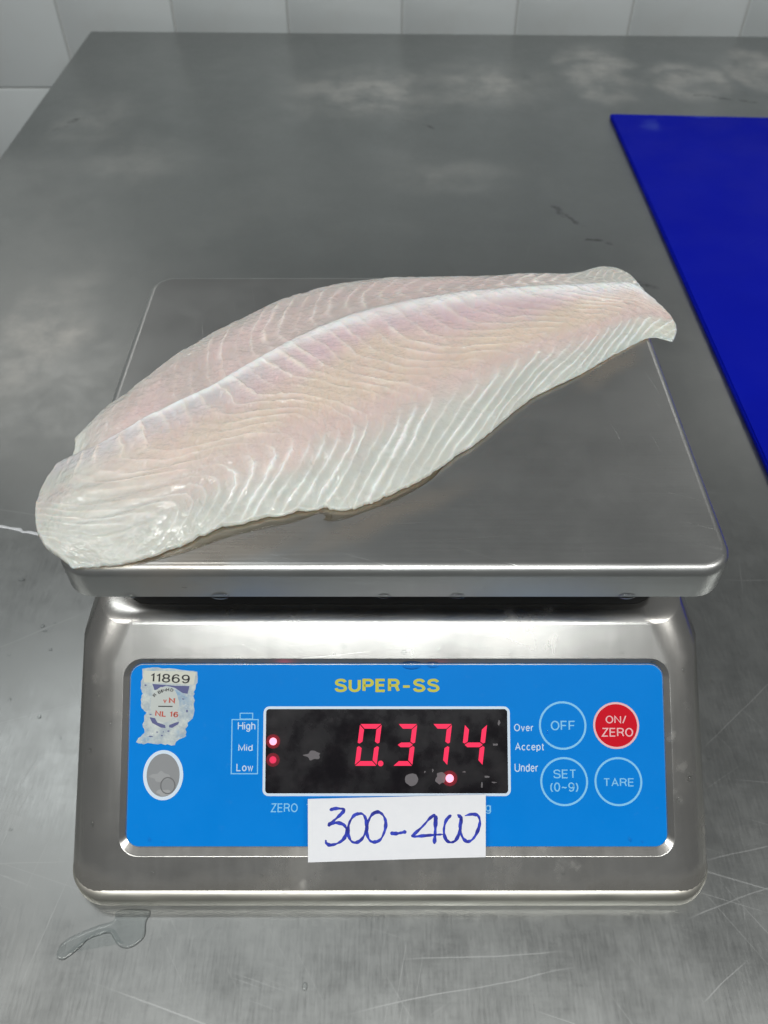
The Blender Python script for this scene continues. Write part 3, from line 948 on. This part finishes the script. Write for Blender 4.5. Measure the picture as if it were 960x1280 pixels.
vis = vis * (1 - headf) + vis_h * headf
vis = vis * (.30 + 1.2 * np.clip(fbm(U_ * 1.8, V_ * 2.6, 20) + .5, 0, 1)) * (.35 + .95 * rnd)
saw = np.interp(f, [0, .05, .16, 1], [1, .6, 0, 1]) * np.clip(vis, 0, 1)
thin *= vis; soft *= vis
# the pale back line
mid_w = np.interp(tu, [0, 1.3, 2.2, 3.5, 6, 9, 12, 14], [.03, .05, .075, .10, .145, .22, .34, .30])[:, None]
dm = (V_ - 2.0 + .03 * fbm(U_ * 4, U_ * 0, 31)) / mid_w
mid = np.exp(-(np.where(dm < 0, dm * 1.5, dm * .9)) ** 2) * sst(.6, 2.4, U_) * (1 - .5 * sst(12.8, 14, U_))
# relief
disp = .00020 * thin * np.where(upper | (q < .55), 1, 1.6) - .00022 * (1 - soft) * 0 + .00028 * soft
step = np.where(upper, sst(0, .12, w) * (1 - sst(.15, .9, w)), 0)
disp -= .0030 * step * (1 - sst(3, 7, U_)) + .0008 * step          # far flap sits lower than the main muscle
disp += .0008 * mid + .00016 * saw * np.where(q > .58, .6, 1)
disp += .00060 * fbm(U_ * 1.3, V_ * 1.3, 40) + .00022 * fbm(U_ * 6, V_ * 5, 41) + .00009 * fbm(U_ * 20, V_ * 16, 42)
# deep folds at the head end
for (u0, q0, u1, q1, wd, dp) in [(.9, .30, 3.0, .40, .035, .0009), (.8, .42, 2.9, .52, .035, .0010), (.7, .54, 2.7, .62, .03, .0010), (.6, .66, 2.2, .72, .03, .0009), (.9, .80, 2.0, .79, .03, .0006)]:
    tt = np.clip((U_ - u0) / (u1 - u0), 0, 1)
    qq = q0 + (q1 - q0) * tt + .02 * fbm(U_ * 1.5, U_ * 0, int(u0 * 50))
    m = np.exp(-((q - qq) / wd) ** 2) * sst(u0 - .3, u0 + .5, U_) * (1 - sst(u1 - .9, u1 + .1, U_)) * (~upper)
    disp -= dp * m
grid[:, :, 2] += disp
grid[:, :, 2] = np.maximum(grid[:, :, 2], ZB + .0006)
# colours of the flesh, with some groove shading painted in
def rgb(*c): return np.array(c)
white, pink, rose, cream, belly, grey = rgb(.645, .66, .61), rgb(.735, .59, .57), rgb(.72, .55, .58), rgb(.765, .635, .53), rgb(.59, .61, .565), rgb(.62, .53, .50)
def L_(a, b, t): return a * (1 - t[..., None]) + b * t[..., None]
cu = np.broadcast_to(grey, U_.shape + (3,)).copy()
cu = L_(cu, pink, sst(-.2, .4, fbm(U_ * 1.1, V_ * 1.4, 50)) * .8)
cu = L_(cu, belly * .98, sst(.7, 1, w) * .55)
cu = L_(cu, belly, sst(8.5, 12, U_) * .8)
cl = np.broadcast_to(rose, U_.shape + (3,)).copy()
cl = L_(cl, cream, sst(.10, .26, q + .12 * fbm(U_ * .7, V_ * .7, 51)))
cl = L_(cl, pink, sst(.36, .5, q) * .75)
bo = .16 * (1 - sst(3, 8, U_))
cl = L_(cl, belly, sst(.44, .76, q - bo + .16 * fbm(U_ * 1.2, V_, 52)))
cl = L_(cl, white, sst(.80, .97, q) * .55)
hd = 1 - sst(1.2, 5.0, U_ + 1.2 * fbm(U_ * .6, V_ * .8, 53) - 1.2 * (q > 0) * (1 - q))
cl = L_(cl, L_(np.broadcast_to(rgb(.74, .645, .575), cl.shape), white, sst(.30, .75, q)), hd * .6)
cl = L_(cl, white * .98, 1 - sst(.3, 1.9, U_ - 1.0 * q))
cl = L_(cl, rgb(.68, .66, .68), (1 - sst(.05, .2, q)) * (1 - sst(3, 6, U_)) * .8)
cl = L_(cl, pink, sst(10.5, 12.8, U_) * (1 - sst(.5, .75, q)) * .6)
cl = L_(cl, rgb(.72, .70, .60), sst(11.8, 13.6, U_) * sst(.45, .8, q) * .7)
cu = L_(cu, white * .95, 1 - sst(.1, 1.6, U_))
col = np.where(upper[..., None], cu, cl)
line_c = np.where((q > .55)[..., None], rgb(.94, .955, .93), rgb(.85, .775, .71))
line_c = np.where(upper[..., None], rgb(.82, .75, .71), line_c)
col = L_(col, line_c, np.clip(.60 * thin + .24 * soft, 0, .9))
col = L_(col, rgb(.95, .955, .95), np.clip(mid * 1.25, 0, 1) * .95)
blush = np.clip(fbm(U_ * 1.7, V_ * 2.4, 60) * 1.6, 0, 1) * (U_ < 9)
col = L_(col, rgb(.74, .56, .57), blush * .30 * (1 - sst(.35, .6, q)))
col *= (.94 + .09 * saw)[..., None]  # relief shading painted in, darker just behind each septum
col *= (1 + .05 * fbm(U_ * 4, V_ * 4, 61) + .02 * fbm(U_ * 25, V_ * 25, 62))[..., None]
col = np.clip(col, 0, .92)

# assemble: top sheet, rounded rim, underside
NP = NU * NV
top = grid.reshape(-1, 3)
idx = np.arange(NP).reshape(NU, NV)
quads = np.stack([idx[:-1, :-1], idx[1:, :-1], idx[1:, 1:], idx[:-1, 1:]], -1).reshape(-1, 4)
loop = np.concatenate([idx[:, 0], idx[-1, 1:], idx[-2::-1, -1], idx[0, -2:0:-1]])
bp = top[loop]
nl = len(loop)
tan = np.roll(bp, -3, 0) - np.roll(bp, 3, 0)
nor = np.stack([tan[:, 1], -tan[:, 0]], -1)
nor /= np.linalg.norm(nor, axis=1)[:, None] + 1e-9
cen = bp[:, :2].mean(0)
area2 = np.sum(bp[:, 0] * np.roll(bp[:, 1], -1) - np.roll(bp[:, 0], -1) * bp[:, 1])
if area2 < 0: nor = -nor
rims = []
for fz, g in ((.72, .00045), (.40, .0006), (.12, .00035)):
    p = bp.copy()
    p[:, :2] += nor * g
    p[:, 2] = ZB + (bp[:, 2] - ZB) * fz
    rims.append(p)
bot = top.copy(); bot[:, 2] = ZB
verts = np.vstack([top] + rims + [bot])
OB = NP + 3 * nl
faces = [tuple(x) for x in quads.tolist()]
prev = loop
for r_ in range(4):
    cur = NP + r_ * nl + np.arange(nl) if r_ < 3 else OB + loop
    a, b = prev, cur
    faces += list(zip(a.tolist(), b.tolist(), np.roll(b, -1).tolist(), np.roll(a, -1).tolist()))
    prev = cur
faces += [tuple(x) for x in (quads[:, ::-1] + OB).tolist()]
me = bpy.data.meshes.new("fish_fillet")
me.from_pydata(verts.tolist(), [], faces)
me.update()
bm = bmesh.new(); bm.from_mesh(me); bmesh.ops.recalc_face_normals(bm, faces=bm.faces); bm.to_mesh(me); bm.free()
me.shade_smooth()
at_ = me.attributes.new("flesh", 'FLOAT_COLOR', 'POINT')
allc = np.vstack([col.reshape(-1, 3)] + [col.reshape(-1, 3)[loop]] * 3 + [col.reshape(-1, 3)])
at_.data.foreach_set("color", np.hstack([allc, np.ones((len(allc), 1))]).astype(np.float32).ravel())
fish = put("fish_fillet", me, M["fish"])
tag(fish, "raw pale pink fish fillet lying across the scale's steel platter", "fish fillet")


# ---------------------------------------------------------------- liquids
def pool(name, pts, z, h, wd, mat, sub=6, jit=0., cap_bump=True):
    o = np.array(smooth_outline([(x * .001, y * .001) for x, y in pts], sub))
    a2 = np.sum(o[:, 0] * np.roll(o[:, 1], -1) - np.roll(o[:, 0], -1) * o[:, 1])
    if a2 < 0: o = o[::-1]
    t = np.roll(o, -1, 0) - np.roll(o, 1, 0)
    n = np.stack([-t[:, 1], t[:, 0]], -1); n /= np.linalg.norm(n, axis=1)[:, None] + 1e-9
    bm = bmesh.new()
    rings = []
    for g, zz in ((0, 0), (.06, .30), (.2, .58), (.42, .82), (.7, .95), (1, 1)):
        rings.append([(x, y, z + h * zz) for x, y in o + n * g * wd])
    base = [(x, y, z - .00002) for x, y in o]
    ring_loft(bm, [base] + rings[1:])
    bmesh.ops.triangulate(bm, faces=[f for f in bm.faces if len(f.verts) > 4])
    return put(name, bm_mesh(bm, name, 60), mat)


o = pool("water_puddle", PUDDLE, .0001, .0005, .0019, M["water"])
tag(o, "clear water spill trailing from beneath the scale's front corner", "water puddle")
o = pool("water_streak", STREAK, .0001, .0005, .0006, M["streak_glint"])  # opaque pale colour paints the highlight on the water
tag(o, "thin streak of water with a painted pale highlight on the table beside the fillet's thick end", "water streak")
o = pool("fish_juice", JUICE, ZP + .0001, .0005, .0026, M["juice"])
tag(o, "amber fish juice pooled on the platter along the fillet's near edge", "fish juice")

# ---------------------------------------------------------------- paper note
note = empty("paper_note", pl(0, 0, 1.5))
tag(note, "small white paper note with blue handwritten 300-400 below the display", "paper note")
NB = 1.75
cs = [pp(386, 998), pp(606, 992.5), pp(605, 1069), pp(387, 1075)]
bm = bmesh.new()
N1, N2 = 26, 8
tl, tr, br, bl = [np.array(c) for c in cs]
vv = []
for th in (0, .12):
    g = []
    for j in range(N2 + 1):
        for i in range(N1 + 1):
            a, b = i / N1, j / N2
            p = (tl * (1 - a) + tr * a) * (1 - b) + (bl * (1 - a) + br * a) * b
            nn = NB + .22 * math.sin(a * 3.0 + b) + .25 * (a - .5) ** 2 * 4 * (.4 + b)
            g.append(bm.verts.new(pl(p[0], p[1], nn + th)))
    vv.append(g)
W_ = N1 + 1
for th, g in enumerate(vv):
    for j in range(N2):
        for i in range(N1):
            qd = (g[j * W_ + i], g[j * W_ + i + 1], g[(j + 1) * W_ + i + 1], g[(j + 1) * W_ + i])
            bm.faces.new(qd if th else tuple(reversed(qd)))
bd = [j for j in range(N1)] + [N1 + W_ * j for j in range(N2)] + [W_ * N2 + i for i in range(N1, 0, -1)] + [W_ * j for j in range(N2, 0, -1)]
for a, b in zip(bd, bd[1:] + bd[:1]):
    bm.faces.new((vv[0][a], vv[0][b], vv[1][b], vv[1][a]))
put("paper_sheet", bm_mesh(bm, "paper_sheet", 60), M["paper"], note)


def stroke(pts, wid=2.9):
    """pen stroke; points in the note's drawing units"""
    wid *= 1.4
    px = [(380 + x / 3.692, 810 + y / 3.692) for x, y in pts]
    s_ = smooth_outline(px, 6, False)
    s_ = np.array(s_)
    bm = bmesh.new()
    t = np.gradient(s_, axis=0); n = np.stack([-t[:, 1], t[:, 0]], -1); n /= np.linalg.norm(n, axis=1)[:, None] + 1e-9
    m = len(s_)
    rows_ = []
    for i in range(m):
        wv = wid / 2 * (.85 + .22 * math.sin(i * .45) + .12 * math.sin(i * 1.3)) * min(1, .45 + i / 4, .35 + (m - 1 - i) / 4)
        a = i / (m - 1)
        r2 = []
        for sg in (-1, 1):
            x, y = s_[i] + n[i] * wv * sg
            u, v = pp(x, y)
            aa = (x - 386) / 220; bb = (y - 995) / 77
            nn = NB + .22 * math.sin(aa * 3.0 + bb) + .25 * (aa - .5) ** 2 * 4 * (.4 + bb) + .17
            r2.append(bm.verts.new(pl(u, v, nn)))
        rows_.append(r2)
    for a, b in zip(rows_, rows_[1:]):
        bm.faces.new((a[0], a[1], b[1], b[0]))
    return put("pen_stroke", bm_mesh(bm, "pen_stroke"), M["ink"], note)


for st_, wd in [
    ([(122, 744), (152, 737), (188, 741), (176, 760), (148, 786), (124, 806), (122, 812), (150, 801), (186, 810), (200, 838), (188, 872), (160, 893), (126, 901), (108, 892), (106, 878)], 3.0),
    ([(258, 758), (232, 770), (211, 805), (207, 850), (222, 884), (248, 889), (274, 868), (290, 826), (286, 782), (268, 760), (240, 766)], 2.9),
    ([(345, 752), (318, 762), (298, 796), (291, 842), (304, 879), (326, 888), (354, 876), (374, 834), (377, 794), (362, 763), (338, 752), (316, 760)], 2.9),
    ([(398, 848), (425, 850), (450, 846), (472, 841)], 3.4),
    ([(604, 764), (580, 780), (545, 818), (504, 856), (503, 864), (540, 861), (590, 857), (638, 854)], 2.7),
    ([(606, 768), (604, 810), (602, 855), (598, 897)], 3.6),
    ([(676, 766), (652, 792), (642, 838), (652, 878), (676, 890), (700, 874), (718, 826), (722, 784), (704, 764)], 2.9),
    ([(724, 772), (716, 818), (724, 862), (746, 886), (772, 876), (794, 842), (806, 800), (798, 770), (770, 763), (738, 770)], 2.9)]:
    stroke(st_, wd)

# ---------------------------------------------------------------- droplets
bm = bmesh.new()
bmesh.ops.create_uvsphere(bm, u_segments=14, v_segments=8, radius=1)
bmesh.ops.delete(bm, geom=[v for v in bm.verts if v.co.z < -.05], context='VERTS')
drop_me = bm_mesh(bm, "water_droplet", 80)
dgr = bpy.context.evaluated_depsgraph_get()
bvh_body = BVHTree.FromObject(body, dgr)
rg = random.Random(21)


def drop(p, nrm, r, label, group, flat_=.45, asp=1.):
    o = put("water_droplet", drop_me, M["water"])
    zq = Vector((0, 0, 1)).rotation_difference(Vector(nrm))
    o.rotation_mode = 'QUATERNION'
    o.rotation_quaternion = zq
    o.location = p
    o.scale = (r * asp, r / asp, r * flat_)
    return tag(o, label, "water droplet", group)


DL1, DG1 = "tiny clear water droplet clinging to the scale's steel housing", "droplets on the steel housing"
for x, y, r in [(200, 822, 2.6), (188, 826, 2.2), (505, 815, 2.0), (548, 812, 2.6), (562, 820, 1.8), (360, 812, 2.2), (430, 808, 1.6), (640, 816, 1.6), (735, 822, 3.0), (820, 828, 2.4), (858, 838, 2.2),
                (862, 975, 3.0), (858, 970, 1.6), (118, 1030, 2.6), (112, 940, 1.8), (120, 870, 1.6), (110, 1000, 1.3), (196, 1088, 1.8), (330, 1092, 1.6), (470, 1096, 1.5), (700, 1090, 1.6), (845, 1000, 1.6), (138, 905, 1.4),
                (280, 806, 1.5), (600, 806, 1.4), (690, 808, 1.6), (480, 806, 1.2), (255, 815, 1.3), (780, 815, 1.6)]:
    u, v = pp(x, y)
    hit = bvh_body.ray_cast(Vector(pl(u, v, 30)), -PN)
    if hit[0] is not None:
        drop(hit[0], hit[1], r * .00043 * rg.uniform(.8, 1.2), DL1, DG1, rg.uniform(.3, .5), rg.uniform(.8, 1.3))
for x, y, r in [(515, 832, 8), (542, 832, 5), (190, 1050, 2), (206, 1052, 1.2), (785, 1050, 2.2), (800, 1052, 1.5), (685, 917, 2.5)]:
    u, v = pp(x, y)
    drop(pl(u, v, .0), PN, r * .00032, "tiny water droplet sitting on the blue front panel", "droplets on the blue panel", .3, 1.5 if r > 4 else 1)
for x, y, r in [(-196, 262, 1.3), (-176, 232, 1.1), (-174, 229, .8), (-170, 234, .7), (-168, 218, .9), (-188, 215, .7), (-180, 190, .9), (-163, 181, 1.0), (-150, 170, .7), (-208, 250, .6), (-30, 69, 1.2), (-140, 200, .8), (-160, 128, .7), (150, 230, .7), (160, 200, .6), (148, 160, .7)]:
    drop((x * .001, y * .001, .0001), (0, 0, 1), r * .001, "tiny water droplet scattered on the steel table", "droplets on the table", .4, rg.uniform(.7, 1.4))
for x, r in [(-.058, 2.2), (.0, 1.6), (.026, 1.8), (.086, 2.0), (-.09, 1.5)]:
    drop((x, .1671, .1155), (0, -1, 0), r * .001, "water droplet hanging at the platter's lower front edge", "droplets on the platter skirt", .4, 1.5)
